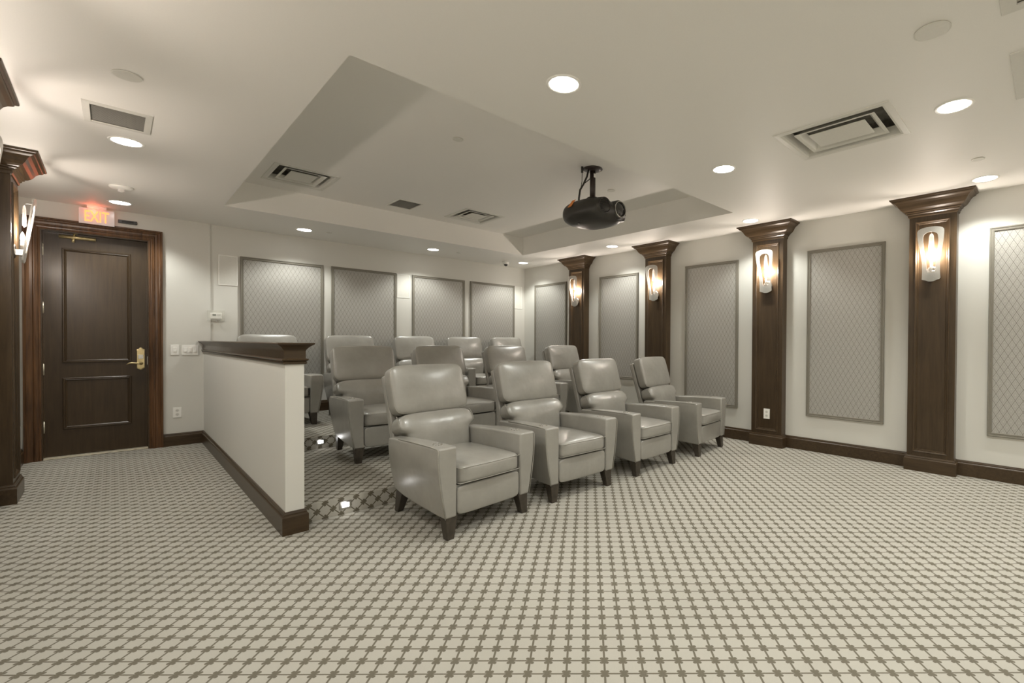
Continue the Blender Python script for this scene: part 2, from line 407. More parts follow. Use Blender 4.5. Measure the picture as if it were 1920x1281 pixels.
# half wall
HX0, HX1, HY = 0.79, 0.90, 3.60
hw = obj('wall_partition', box(BM(), HX0, HX1, HY, YB, 0, 1.15), 'wall')
tag(hw, 'low pale grey partition wall with a dark wooden cap beside the seating', 'wall', kind='structure')
def ushape(o, z, y1=YB): return [(HX0-o, y1, z), (HX0-o, HY-o, z), (HX1+o, HY-o, z), (HX1+o, y1, z)]
cap = [(0.004, 1.128), (0.010, 1.128), (0.014, 1.133), (0.014, 1.141), (0.010, 1.146), (0.018, 1.150), (0.024, 1.156), (0.018, 1.162), (0.008, 1.165), (0.008, 1.214),
       (0.011, 1.222), (0.017, 1.231), (0.025, 1.240), (0.034, 1.248), (0.043, 1.254), (0.046, 1.257), (0.050, 1.258), (0.053, 1.262), (0.053, 1.266), (0.050, 1.270)]
bm = loft(BM(), [ushape(o, z) for o, z in cap], False)
l = ushape(0.050, 1.270); bm.faces.new([bm.verts.new(p) for p in l]); fixn(bm)
obj('cap', bm, 'woodh', hw)
bm = loft(BM(), [ushape(o, z) for o, z in BP], False)
obj('baseboard', fixn(bm), 'woodh', hw)

# ------------------------------------------------------------------ door
CP = [(0.0, 0.0), (0.0, 0.012), (0.012, 0.016), (0.020, 0.012), (0.030, 0.014), (0.040, 0.022), (0.048, 0.022), (0.055, 0.016), (0.075, 0.018),
      (0.085, 0.026), (0.098, 0.030), (0.104, 0.038), (0.120, 0.038), (0.122, 0.0)]
def dl(o, d, y0): return [(DX0-o, y0-d, 0), (DX0-o, y0-d, DZ+o), (DX1+o, y0-d, DZ+o), (DX1+o, y0-d, 0)]
bm = loft(BM(), [dl(o, d, YB-0.02) for o, d in CP], False)
tr1 = obj('trim_1', fixn(bm), 'casing', smooth=False)
tag(tr1, 'reddish brown fluted wooden door casing', 'door casing', kind='structure')
bm = BM()
j = 0.045
loft(bm, [[(DX0-0.002+i, y, 0), (DX0-0.002+i, y, DZ+0.002-i), (DX1+0.002-i, y, DZ+0.002-i), (DX1+0.002-i, y, 0)] for i, y in ((0, YB-0.022), (0.012, YB-0.022), (0.012, YB+0.075), (0.02, YB+0.075), (0.02, YB+0.15), (0, YB+0.15))], False)
jb = obj('jamb', fixn(bm), 'wood', tr1)
sill = obj('threshold', box(BM(), DX0, DX1, YB-0.01, YB+0.14, 0, 0.012), 'stonesill', tr1, bevel=0.004)
sill['label'] = 'pale stone threshold strip'
st = obj('strike_plate', box(BM(), DX1-0.016, DX1-0.009, YB+0.005, YB+0.06, 0.985, 1.085), 'chrome', tr1, bevel=0.002)
st['label'] = 'silver metal strike plate'
SY = YB+0.08
sx0, sx1 = DX0+0.012, DX1-0.012
door = obj('door_1', box(BM(), sx0, sx1, SY, SY+0.045, 0.014, DZ-0.014), 'door', bevel=0.002)
tag(door, 'dark brown two-panel wooden door with brass hardware', 'door', kind='structure')
DP = [(0, 0.0), (0.0, 0.008), (0.006, 0.013), (0.013, 0.013), (0.017, 0.008), (0.024, 0.011), (0.030, 0.006), (0.034, 0.0)]
for z0, z1 in ((0.300, 0.862), (1.025, 2.275)):
    bm = BM(); rectframe(bm, -0.385, 0.150, z0, z1, DP)
    for v in bm.verts: v.co.y += SY
    obj('panel_moulding', bm, 'door', door)
for z in (0.34, 0.96, 1.62, 2.24):
    bm = BM(); tube(bm, [(sx0-0.002, SY-0.008, z-0.055), (sx0-0.002, SY-0.008, z+0.055)], 0.0075, 10)
    tube(bm, [(sx0-0.002, SY-0.008, z+0.055), (sx0-0.002, SY-0.008, z+0.062)], 0.005, 8)
    tube(bm, [(sx0-0.002, SY-0.008, z-0.062), (sx0-0.002, SY-0.008, z-0.055)], 0.005, 8)
    h = obj('hinge', bm, 'hinge', door, smooth=True); h['label'] = 'pale metal hinge'
# lock plate: scalloped top, pointed bottom
hx, hz = 0.228, 1.06
out = [(-0.034, -0.115), (0, -0.135), (0.034, -0.115), (0.034, 0.095), (0.036, 0.105), (0.026, 0.112), (0.018, 0.115), (0.010, 0.126), (0, 0.131), (-0.010, 0.126), (-0.018, 0.115), (-0.026, 0.112), (-0.036, 0.105), (-0.034, 0.095)]
bm = loft(BM(), [[(hx+x*s, SY-d, hz+z*s) for x, z in out] for s, d in ((1, 0), (1, 0.008), (0.9, 0.012))], True, False, True); fixn(bm)
pl = obj('lock_plate', bm, 'brass', door); pl['label'] = 'brass escutcheon plate with scalloped top'
bm = lathe(BM(), [(0.020, 0), (0.020, -0.006), (0.012, -0.012), (0.012, -0.045), (0, -0.047)], 20, 'y', (hx, SY-0.010, hz-0.055))
obj('rose', bm, 'brass', pl, smooth=True)
bm = tube(BM(), [(hx, SY-0.052, hz-0.055), (hx-0.02, SY-0.056, hz-0.055), (hx-0.05, SY-0.056, hz-0.052), (hx-0.08, SY-0.056, hz-0.048), (hx-0.10, SY-0.056, hz-0.052), (hx-0.122, SY-0.054, hz-0.066)], [0.010, 0.010, 0.008, 0.008, 0.007, 0.003], 10)
lv = obj('lever', bm, 'brass', pl, smooth=True); lv['label'] = 'brass curved lever handle'
bm = box(BM(), hx-0.022, hx+0.022, SY-0.017, SY-0.011, hz-0.005, hz+0.045)
obj('card_slot', bm, 'chrome', pl, bevel=0.002)
# door closer
bm = tube(BM(), [(-0.405, SY-0.030, 2.405), (-0.13, SY-0.030, 2.405)], 0.019, 14)
cl = obj('door_closer', bm, 'brass', door, smooth=True, loc=(0, 0, -0.01)); cl['label'] = 'long brass door closer'
bm = BM(); tube(bm, [(-0.30, SY-0.035, 2.41), (-0.275, SY-0.06, 2.475), (-0.25, SY-0.10, 2.475)], 0.009, 8)
tube(bm, [(-0.25, SY-0.10, 2.475), (-0.21, SY-0.03, 2.462)], 0.008, 8)
lathe(bm, [(0.020, -0.012), (0.020, 0.012)], 16, 'y', (-0.275, SY-0.075, 2.455))
lathe(bm, [(0.012, -0.02), (0.012, 0.02)], 16, 'z', (-0.30, SY-0.03, 2.37))
obj('closer_arm', bm, 'brass', cl, smooth=True)
# sensor box above the casing, right
bm = box(BM(), 0.045, 0.200, YB-0.055, YB-0.021, 2.605, 2.640)
s = obj('sensor_box', bm, 'black', bevel=0.003); tag(s, 'narrow black sensor box on the wall right of the exit sign', 'sensor')
obj('sensor_window', box(BM(), 0.075, 0.17, YB-0.058, YB-0.054, 2.614, 2.630), 'lens', s)

# ------------------------------------------------------------------ exit sign
ex = empty('exit_sign', (-0.118, 7.50, H)); tag(ex, 'clear exit sign with glowing red letters hanging above the door', 'sign')
bm = box(BM(), -0.075, 0.075, -0.03, 0.03, -0.030, 0); obj('canopy', bm, 'white', ex, bevel=0.004)
bm = box(BM(), -0.135, 0.135, -0.005, 0.005, -0.200, -0.030); obj('sign_plate', bm, 'signface', ex, bevel=0.002)
for yy in (-0.0075, 0.0075):
    bm = text_bm('EXIT', 0.165, 0.0012, 1.0)
    xs = [v.co.x for v in bm.verts]; zs = [v.co.z for v in bm.verts]
    sx = 0.185/(max(xs)-min(xs)); sz = 0.118/(max(zs)-min(zs)); mx_ = (max(xs)+min(xs))/2; mz = (max(zs)+min(zs))/2
    for v in bm.verts: v.co = Vector(((v.co.x-mx_)*sx, v.co.y+yy, (v.co.z-mz)*sz-0.113))
    obj('lettering', bm, 'exitred', ex)
lt = bpy.data.lights.new('exit_glow', 'POINT'); lt.energy = 0.22; lt.color = (1, 0.12, 0.05); lt.shadow_soft_size = 0.03
lo = bpy.data.objects.new('exit_glow', lt); C.objects.link(lo); lo.parent = ex; lo.location = (-0.03, -0.05, -0.055)

# ------------------------------------------------------------------ wall-mounted things
def at_right(y, z=0): return (XR, y, z), -PI/2
def at_left(y, z=0): return (XL, y, z), PI/2
def at_back(x, z=0, y=YB): return (x, y, z), 0
FP = [(0.0, 0.0), (0.0, 0.022), (0.004, 0.027), (0.012, 0.027), (0.015, 0.021), (0.026, 0.021), (0.029, 0.024), (0.035, 0.022), (0.037, 0.010), (0.038, 0.010)]
def fabric_panel(place, w, z0, z1, label, group='fabric wall panels'):
    (loc, rz) = place; t = empty('fabric_panel', loc, rz); tag(t, label, 'wall panel', group)
    fr = obj('panel_frame', rectframe(BM(), -w/2, w/2, z0, z1, FP), 'frame', t)
    bm = box(BM(), -w/2+0.030, w/2-0.030, -0.011, -0.001, z0+0.030, z1-0.030)
    obj('fabric', bm, 'fabric', t)
    return t
for x0, x1, lab in ((1.165, 2.145, 'wide diamond-patterned grey panel on the back wall, nearest the door'), (2.25, 3.21, 'wide diamond-patterned grey panel, second from the left on the back wall'),
                    (3.475, 4.445, 'diamond-patterned grey panel, third from the left on the back wall'), (4.56, 5.545, 'diamond-patterned grey panel on the back wall nearest the room corner')):
    fabric_panel(at_back((x0+x1)/2), x1-x0, 0.675, 2.377, lab)
for y0, y1, z0, lab in ((6.33, 7.25, 0.675, 'tall grey panel on the right wall in the far corner'), (4.66, 5.50, 0.685, 'tall grey panel between the two farthest right-wall pilasters'),
                    (2.965, 3.79, 0.415, 'tall grey panel behind the front-row recliner nearest the right wall'), (1.28, 2.085, 0.415, 'tall grey panel between the two nearest right-wall pilasters'),
                    (-0.40, 0.425, 0.415, 'tall grey panel cut off by the right edge of the photo')):
    fabric_panel(at_right((y0+y1)/2), y1-y0, z0, 2.379, lab)
fabric_panel(at_left(6.84), 0.9, 0.415, 2.379, 'tall grey panel on the left wall between pilaster and door casing')
fabric_panel(at_left(5.1), 0.85, 0.415, 2.379, 'tall grey panel on the left wall before the far pilaster')

PW, PD = 0.385, 0.12
CAPP = [(0.0, 2.555), (0.008, 2.560), (0.012, 2.570), (0.012, 2.582), (0.022, 2.590), (0.022, 2.600), (0.036, 2.606), (0.036, 2.616), (0.050, 2.622), (0.066, 2.636), (0.080, 2.656), (0.092, 2.680),
        (0.108, 2.698), (0.126, 2.708), (0.132, 2.714), (0.132, 2.720), (0.145, 2.724), (0.150, 2.730), (0.150, 2.7395)]
def pilaster(place, zb, label):
    (loc, rz) = place; t = empty('pilaster', (loc[0]-0.0013*(1 if rz < 0 else -1), loc[1], 0), rz); tag(t, label, 'pilaster', 'dark wooden pilasters')
    hw_ = PW/2
    def U(o, z): return [(-hw_-o, 0, z), (-hw_-o, -PD-o, z), (hw_+o, -PD-o, z), (hw_+o, 0, z)]
    bm = loft(BM(), [U(o, z) for o, z in CAPP], False); bm.faces.new([bm.verts.new(p) for p in U(0.15, 2.7395)]); fixn(bm)
    obj('capital', bm, 'woodh', t)
    bm = loft(BM(), [U(o-0.0005, zb+z*1.02) for o, z in BP], False); obj('base', fixn(bm), 'woodh', t)
    # shaft with a recessed face
    bm = BM(); i0 = 0.055; zt, zl = 2.56, zb+0.02
    loft(bm, [[(-hw_, 0, zl), (-hw_, 0, zt), (hw_, 0, zt), (hw_, 0, zl)], [(-hw_, -PD, zl), (-hw_, -PD, zt), (hw_, -PD, zt), (hw_, -PD, zl)],
              [(-hw_+i0, -PD, zb+0.195), (-hw_+i0, -PD, zt-0.055), (hw_-i0, -PD, zt-0.055), (hw_-i0, -PD, zb+0.195)],
              [(-hw_+i0, -PD+0.014, zb+0.195), (-hw_+i0, -PD+0.014, zt-0.055), (hw_-i0, -PD+0.014, zt-0.055), (hw_-i0, -PD+0.014, zb+0.195)]], True, False, True)
    obj('shaft', fixn(bm), 'wood', t)
    bm = BM(); rectframe(bm, -hw_+i0-0.006, hw_-i0+0.006, zb+0.189, zt-0.049, [(0, 0), (0.001, 0.006), (0.006, 0.009), (0.012, 0.006), (0.018, 0.001), (0.020, -0.004), (0.026, -0.004), (0.032, -0.013)])
    for v in bm.verts: v.co.y -= PD
    obj('panel_moulding', bm, 'wood', t)
    return t
def sconce(place, label, light=True):
    (loc, rz) = place
    d = Matrix.Rotation(rz, 3, 'Z') @ Vector((0, -(PD-0.014)-0.004, 0))
    t = empty('sconce', (loc[0]+d.x, loc[1]+d.y, 1.99), rz); tag(t, label, 'wall lamp', 'glass wall sconces')
    # back plate: octagonal disc
    bm = lathe(BM(), [(0.060, 0), (0.060, -0.010), (0.052, -0.016)], 12, 'y', (0, 0, 0.0)); obj('back_plate', bm, 'chrome', t)
    bm = box(BM(), -0.035, 0.035, -0.062, -0.012, -0.035, 0.012); obj('bracket', bm, 'chrome', t, bevel=0.004)
    # frosted loop leaning outward
    def Yz(z): return -0.052 - (z+0.065)/0.50*0.062
    prof = [(-0.07, 0.075), (0.0, 0.072), (0.08, 0.072), (0.16, 0.080), (0.24, 0.093), (0.32, 0.104), (0.385, 0.108), (0.40, 0.107)]
    inn = [(-0.005, 0.034), (0.06, 0.036), (0.14, 0.044), (0.22, 0.055), (0.30, 0.062), (0.345, 0.060)]
    outer = [(-w, z) for z, w in prof]
    arc = [(0.107*math.cos(a), 0.40+0.035*math.sin(a)) for a in [PI*k/8 for k in range(7, 0, -1)]]
    outer = outer + arc + [(w, z) for z, w in reversed(prof)] + [(0.045, -0.078), (0.02, -0.092), (-0.02, -0.092), (-0.045, -0.078)]
    inner = [(-w, z) for z, w in inn] + [(0.060*math.cos(a), 0.345+0.042*math.sin(a)) for a in [PI*k/8 for k in range(7, 0, -1)]] + [(w, z) for z, w in reversed(inn)] + [(0.0, -0.010)]
    def resample(pts, n):
        P = [Vector(p) for p in pts]; P.append(P[0]); L = [0]
        for a, b in zip(P, P[1:]): L.append(L[-1]+(b-a).length)
        res = []
        for k in range(n):
            s = L[-1]*k/n; i = max(q for q in range(len(L)-1) if L[q] <= s+1e-9)
            f = (s-L[i])/max(1e-9, L[i+1]-L[i]); res.append(P[i].lerp(P[i+1], f))
        return res
    N = 72
    A = resample(outer, N); c0 = Vector((0, 0.17))
    B0 = resample(inner, 240)
    def near(p):
        dd = (p-c0).normalized(); return max(B0, key=lambda q: (q-c0).normalized().dot(dd))
    B = [near(p) for p in A]
    front = [(p.x, Yz(p.y)-0.010, p.y) for p in A]; back = [(p.x, Yz(p.y), p.y) for p in A]
    fi = [(p.x, Yz(p.y)-0.010, p.y) for p in B]; bi = [(p.x, Yz(p.y), p.y) for p in B]
    bm = loft(BM(), [back, front, fi, bi, back], True); bmesh.ops.remove_doubles(bm, verts=bm.verts, dist=1e-5); fixn(bm)
    obj('glass_loop', bm, 'frost', t)
    # candle, bulb
    obj('candle_sleeve', lathe(BM(), [(0.012, 0.01), (0.012, 0.085)], 14, 'z', (0, -0.052, 0)), 'white', t, smooth=True)
    obj('bulb', lathe(BM(), [(0.008, 0.085), (0.014, 0.105), (0.013, 0.125), (0.006, 0.15), (0.001, 0.16)], 14, 'z', (0, -0.052, 0)), 'bulb', t, smooth=True)
    # hanging faceted crystal on a wire
    cr = lathe(BM(), [(0.003, 0.20), (0.022, 0.215), (0.024, 0.25), (0.020, 0.345), (0.013, 0.370), (0.003, 0.378)], 6, 'z', (0, -0.062, 0), sy=0.55)
    c_ = obj('crystal_drop', cr, 'crystal', t)
    obj('wire', tube(BM(), [(0, -0.062, 0.376), (0, -0.070, 0.392), (0, -0.105, 0.392)], 0.0015, 6), 'chrome', c_)
    lt = bpy.data.lights.new('sconce_light', 'POINT'); lt.energy = SCONCE_W; lt.color = SCONCE_COL; lt.shadow_soft_size = 0.03
    lo = bpy.data.objects.new('sconce_light', lt); C.objects.link(lo); lo.parent = t; lo.location = (0, -0.052, 0.182)
    return t
for y, zb, a, b_ in ((0.852, 0, 'nearest dark wooden pilaster on the right wall', 'frosted loop sconce on the nearest right-wall pilaster'),
                 (2.525, 0, 'dark wooden pilaster with a white outlet near its foot, right wall', 'frosted loop sconce above the white outlet on the right wall'),
                 (4.245, Z1, 'dark wooden pilaster directly behind the front row, second farthest on the right wall', 'frosted loop sconce on the second farthest right-wall pilaster'),
                 (5.955, Z2, 'farthest dark wooden pilaster on the right wall near the corner', 'frosted loop sconce farthest away on the right wall')):
    pilaster(at_right(y), zb, a); sconce(at_right(y), b_)
for k, y in enumerate((-0.85, -2.55)):
    w = ('beside', 'well behind')[k]
    pilaster(at_right(y), 0, 'unseen pilaster on the right wall %s the camera' % w); sconce(at_right(y), 'unseen sconce on the right wall %s the camera' % w)
for k, y in enumerate((2.525, 0.852, -0.85, -2.55)):
    w = ('ahead of', 'level with', 'just behind', 'well behind')[k]
    pilaster(at_left(y), 0, 'unseen pilaster on the left wall %s the camera' % w); sconce(at_left(y), 'unseen sconce on the left wall %s the camera' % w)
for y, a, b_ in ((5.955, 'dark wooden pilaster at the left edge before the door', 'frosted loop sconce seen from the side at the left edge, before the door'),
              (4.245, 'dark wooden pilaster of which only the capital shows at the top left edge', 'frosted loop sconce on the near left pilaster outside the photo'),):
    pilaster(at_left(y), 0, a); sconce(at_left(y), b_)

def plate(name, place, w, h, z, mat='white', dy=0.0, label='', cat='', th=0.006):
    (loc, rz) = place; d = Matrix.Rotation(rz, 3, 'Z') @ Vector((0, -dy, 0))
    t = empty(name, (loc[0]+d.x, loc[1]+d.y, z), rz); tag(t, label, cat)
    obj('cover_plate', box(BM(), -w/2, w/2, -th, 0, -h/2, h/2), mat, t, bevel=0.002)
    return t
def outlet(place, z, dy, label):
    t = plate('power_outlet', place, 0.078, 0.125, z, dy=dy, label=label, cat='outlet')
    for s in (-1, 1):
        r = obj('receptacle', lathe(BM(), [(0.017, -0.005), (0.017, -0.008)], 20, 'y', (0, 0, s*0.024)), 'vent', t)
        bm = BM()
        for dx in (-0.006, 0.006): box(bm, dx-0.001, dx+0.001, -0.0088, -0.0079, s*0.024-0.001, s*0.024+0.007)
        lathe(bm, [(0.0022, -0.0079), (0.0022, -0.0088)], 8, 'y', (0, 0, s*0.024-0.007))
        obj('slot', bm, 'dark', r)
    return t
outlet(at_back(0.541, y=YB-0.02), 0.40, 0.0, 'white power outlet low on the wall right of the door')
outlet(at_right(2.522), 0.40, PD-0.010, 'white power outlet near the foot of a dark pilaster')
def switch(place, z, n, label):
    w = 0.075 if n == 1 else 0.158
    t = plate('light_switch', place, w, 0.122, z, label=label, cat='switch')
    for k in range(n):
        x = (k-(n-1)/2)*0.046
        r = obj('rocker', box(BM(), x-0.016, x+0.016, -0.010, -0.005, -0.033, 0.033), 'white', t, bevel=0.0015)
        obj('slider', box(BM(), x-0.010, x+0.012, -0.014, -0.009, -0.022, -0.004), 'white', r, bevel=0.001)
    return t
switch(at_back(0.522, y=YB-0.02), 1.16, 1, 'single white switch plate, left of the pair beside the door')
switch(at_back(0.664, y=YB-0.02), 1.158, 3, 'triple white switch plate next to the partition cap')
# thermostat under a clear guard
t = empty('thermostat', (0.915, YB, 1.587)); tag(t, 'white thermostat under a clear plastic guard above the partition', 'thermostat')
obj('body', box(BM(), -0.060, 0.060, -0.024, 0, -0.038, 0.040), 'white', t, bevel=0.008, seg=3)
obj('display', box(BM(), -0.036, 0.000, -0.0255, -0.0235, 0.000, 0.022), 'screen', t)
obj('button_panel', box(BM(), 0.010, 0.045, -0.0255, -0.0235, 0.002, 0.020), 'vent', t)
bm = BM()
loft(bm, [[(-0.09, -0.001, -0.065), (0.09, -0.001, -0.065), (0.09, -0.001, 0.075), (-0.09, -0.001, 0.075)], [(-0.082, -0.055, -0.058), (0.082, -0.055, -0.058), (0.082, -0.055, 0.066), (-0.082, -0.055, 0.066)]], True, False, True)
obj('clear_guard', fixn(bm), 'clear', t, bevel=0.004)
obj('guard_lock', lathe(BM(), [(0.008, -0.055), (0.008, -0.068)], 12, 'z', (0, -0.03, 0)), 'chrome', t)
# flush wall speakers
for x0, x1, z0, z1, lab in ((0.940, 1.140, 1.985, 2.370, 'white flush wall speaker above the partition, left of the panels'), (3.225, 3.430, 1.985, 2.365, 'white flush wall speaker in the middle of the back wall'),
                            (5.560, 5.735, 1.93, 2.370, 'white flush wall speaker in the far right corner')):
    t = empty('flush_speaker', ((x0+x1)/2, YB, (z0+z1)/2)); tag(t, lab, 'speaker', 'flush wall speakers'); w, h = (x1-x0)/2, (z1-z0)/2
    obj('speaker_frame', rectframe(BM(), -w, w, -h, h, [(0, 0), (0.0, 0.006), (0.003, 0.008), (0.009, 0.008), (0.011, 0.004)]), 'white', t)
    obj('grille', box(BM(), -w+0.011, w-0.011, -0.0055, -0.001, -h+0.011, h-0.011), 'vent', t)

# ------------------------------------------------------------------ ceiling-mounted things
def downlight(x, y, label, group='recessed ceiling downlights'):
    t = empty('downlight', (x, y, H)); tag(t, label, 'downlight', group)
    obj('trim_ring', lathe(BM(), [(0.100, 0), (0.099, -0.004), (0.094, -0.006), (0.080, -0.003), (0.079, 0.0)], 40, 'z', cap0=False, cap1=False), 'white', t, smooth=True)
    obj('lens', lathe(BM(), [(0.080, -0.0035), (0.05, -0.0045)], 40, 'z', cap0=False), 'led', t)
    lt = bpy.data.lights.new('downlight_lamp', 'SPOT'); lt.energy = LAMP_W; lt.color = LAMP_COL; lt.spot_size = CAN_CONE; lt.spot_blend = 0.5
    lt.shadow_soft_size = 0.06
    lo = bpy.data.objects.new('downlight_lamp', lt); C.objects.link(lo); lo.parent = t; lo.location = (0, 0, -0.012)
    return t
DL = [(0.058, 7.10, 'lit downlight just in front of the exit sign'), (1.77, 7.05, 'lit downlight above the first back-wall panel'), (3.57, 7.055, 'lit downlight above the middle of the back wall'),
      (5.325, 7.02, 'small lit downlight in the far right corner of the ceiling'), (0.075, 4.88, 'lit downlight beside the slotted grille near the left pilaster'), (5.325, 4.80, 'lit downlight between the two farthest right pilasters'),
      (5.325, 2.58, 'lit downlight by the capital of the second nearest right pilaster'), (1.783, 1.982, 'large lit downlight at the top centre of the photo'), (3.583, 1.977, 'lit downlight between projector and nearest ceiling diffuser'),
      (3.60, 0.44, 'lit downlight at the top right beside the large ceiling diffuser'), (5.368, 0.431, 'lit downlight in front of the nearest right pilaster capital')]
for x, y, lab in DL: downlight(x, y, lab)
downlight(0.075, 2.62, 'unseen downlight just above the top left of the frame', 'downlights outside the frame')
downlight(0.075, 0.44, 'unseen downlight above the camera by the left wall', 'downlights outside the frame')
downlight(1.78, 0.44, 'unseen downlight just above the top centre of the frame', 'downlights outside the frame')
for y, w in ((-1.2, 'just behind the camera'), (-2.8, 'at the far end behind the camera')):
    for x, u in ((0.075, 'nearest the left wall'), (1.78, 'left of the middle'), (3.59, 'right of the middle'), (5.35, 'nearest the right wall')):
        downlight(x, y, 'unseen downlight %s, %s' % (w, u), 'downlights outside the frame')

def diffuser(x0, x1, y0, y1, z, label):
    t = empty('ceiling_diffuser', ((x0+x1)/2, (y0+y1)/2, z)); tag(t, label, 'air vent', 'stepped ceiling diffusers'); w, h = (x1-x0)/2, (y1-y0)/2
    def R(i, zz): return [(-w+i, -h+i, zz), (w-i, -h+i, zz), (w-i, h-i, zz), (-w+i, h-i, zz)]
    obj('frame', fixn(loft(BM(), [R(0, 0), R(0.002, -0.005), R(0.036, -0.007), R(0.050, -0.002), R(0.060, 0.030), R(0.066, 0.055)], True)), 'vent', t)
    bm = loft(BM(), [R(0.046, 0.001), R(0.040, 0.055), R(0.040, 0.12)], True, False, True)
    obj('throat', fixn(bm), 'duct', t)
    for a in (0.108,):
        bm = loft(BM(), [R(a+0.048, 0.036), R(a+0.020, 0.003), R(a, -0.003), R(a-0.002, 0.002), R(a+0.018, 0.009), R(a+0.046, 0.040)], True)
        obj('louver', fixn(bm), 'vent', t)
    bm = loft(BM(), [R(0.180, -0.001), R(0.178, 0.004), R(0.190, 0.010)], True, True, True)
    obj('centre_plate', fixn(bm), 'vent', t)
    return t
for d in DIFF: diffuser(*d)
def grille(x0, x1, y0, y1, z, n, along, label, tilt=0.5, fr=0.03, group='slatted ceiling grilles', mat='vent'):
    t = empty('ceiling_grille', ((x0+x1)/2, (y0+y1)/2, z)); tag(t, label, 'air vent', group); w, h = (x1-x0)/2, (y1-y0)/2
    def R(i, zz, j=None):
        j = i if j is None else j
        return [(-w+i, -h+j, zz), (w-i, -h+j, zz), (w-i, h-j, zz), (-w+i, h-j, zz)]
    obj('frame', fixn(loft(BM(), [R(0, 0), R(0.002, -0.006), R(fr-0.002, -0.008), R(fr, -0.001)], True)), 'vent', t)
    obj('backing', fixn(loft(BM(), [R(fr-0.003, -0.001), R(fr-0.003, 0.09)], True, False, True)), 'duct', t)
    me = None
    L = (w if along == 'x' else h)-fr; span = (h if along == 'x' else w)-fr
    for k in range(n):
        c = -span + (k+0.5)*2*span/n; th = 2*span/n*0.26
        if me is None:
            bm = BM(); box(bm, -L, L, -th, th, -0.0015, 0.0015) if along == 'x' else box(bm, -th, th, -L, L, -0.0015, 0.0015)
            o = obj('slat', bm, mat, t); me = o.data
        else:
            o = bpy.data.objects.new('slat', me); C.objects.link(o); o.parent = t
        o.location = (0, c, 0.004) if along == 'x' else (c, 0, 0.004)
        o.rotation_euler = (tilt, 0, 0) if along == 'x' else (0, tilt, 0)
    return t
for g in GRI: grille(*g[:8], fr=g[8], mat='slat')
def disc(x, y, z, r, label, cat='sprinkler cover', name='sprinkler_cover', hgt=0.006):
    o = obj(name, lathe(BM(), [(r*0.96, -0.001), (r, -hgt*0.5), (r, -hgt), (r*0.9, -hgt-0.0015)], 32, 'z'), 'vent', smooth=False, loc=(x, y, z))
    o.location = (x, y, z); tag(o, label, cat, 'round ceiling covers'); return o
disc(0.059, 3.649, H, 0.062, 'round white cover plate near the slotted grille, upper left')
disc(2.66, 0.41, H, 0.072, 'round white cover plate at the top right')
disc(4.757, 0.426, H, 0.042, 'small round cover above the nearest right pilaster')
disc(2.10, 3.70, HT, 0.045, 'small round cover in the tray, left of the projector')
disc(4.04, 3.66, HT, 0.045, 'small round cover in the tray, right of the projector mount')
disc(2.042, 6.978, H, 0.035, 'tiny round cover beside the leftmost back-wall downlight')
disc(3.989, 7.0, H, 0.035, 'tiny round cover beside the middle back-wall downlight')
# dome camera
t = empty('dome_camera', (5.03, 7.15, H)); tag(t, 'small white dome security camera near the far right corner', 'camera')
obj('housing', lathe(BM(), [(0.055, 0), (0.058, -0.02), (0.052, -0.042), (0.038, -0.050)], 28, 'z'), 'white', t, smooth=True)
obj('dome', lathe(BM(), [(0.036, -0.048), (0.034, -0.062), (0.025, -0.076), (0.012, -0.083), (0.001, -0.085)], 24, 'z'), 'lens', t, smooth=True)
# fire strobe
t = empty('fire_strobe', (0.06, 6.36, H)); tag(t, 'round white fire alarm strobe on the ceiling before the door', 'alarm')
obj('base', lathe(BM(), [(0.085, 0), (0.085, -0.010), (0.075, -0.018), (0.045, -0.024)], 32, 'z'), 'white', t, smooth=True)
obj('strobe_lens', lathe(BM(), [(0.026, -0.022), (0.026, -0.042), (0.012, -0.052), (0.001, -0.053)], 10, 'z'), 'crystal', t)
bm = text_bm('FIRE', 0.026, 0.0006)
for v in bm.verts: v.co = Vector((v.co.x, v.co.z-0.052, v.co.y))
o = obj('lettering', bm, 'redtext', t); o.location = (0, 0, -0.0215); o.rotation_euler = (math.radians(-8), 0, 0)

# step lights
for x, y, z, lab in ((1.20, P1Y, 0.068, 'small glowing step light in the lower platform riser'), (1.545, P2Y, 0.20, 'small glowing step light in the upper platform riser')):
    t = empty('step_light', (x, y, z)); tag(t, lab, 'step light', 'step lights')
    obj('plate', box(BM(), -0.042, 0.042, -0.006, 0, -0.030, 0.030), 'chrome', t, bevel=0.002)
    obj('lens', box(BM(), -0.024, 0.024, -0.009, -0.005, -0.016, 0.016), 'step', t)
    lt = bpy.data.lights.new('step_lamp', 'POINT'); lt.energy = 0.05; lt.color = (1, 0.98, 0.95); lt.shadow_soft_size = 0.02
    lo = bpy.data.objects.new('step_lamp', lt); C.objects.link(lo); lo.parent = t; lo.location = (0, -0.04, 0)

# ------------------------------------------------------------------ projector
pj = empty('projector', (3.413, 3.348, HT)); pj.scale = (1.08, 1.08, 1.08); tag(pj, 'black rounded projector hanging from the ceiling tray', 'projector')
obj('ceiling_plate', lathe(BM(), [(0.092, 0), (0.092, -0.006), (0.06, -0.018), (0.028, -0.022)], 32, 'z'), 'pole', pj, smooth=True)
pz = -0.42   # body centre below the tray
obj('pole', tube(BM(), [(0, 0, -0.015), (0, 0, -0.29)], 0.027, 18), 'pole', pj, smooth=True)
obj('pole_label', box(BM(), -0.014, 0.012, -0.029, -0.0265, -0.085, -0.050), 'white', pj)
bm = BM(); lathe(bm, [(0.050, 0.0), (0.072, -0.02), (0.075, -0.045)], 20, 'z', (0, 0, -0.270)); box(bm, -0.10, 0.10, -0.03, 0.03, -0.34, -0.300); box(bm, -0.03, 0.03, -0.10, 0.10, -0.34, -0.300)
obj('mount_bracket', bm, 'black', pj, bevel=0.003)
pz -= 0.008
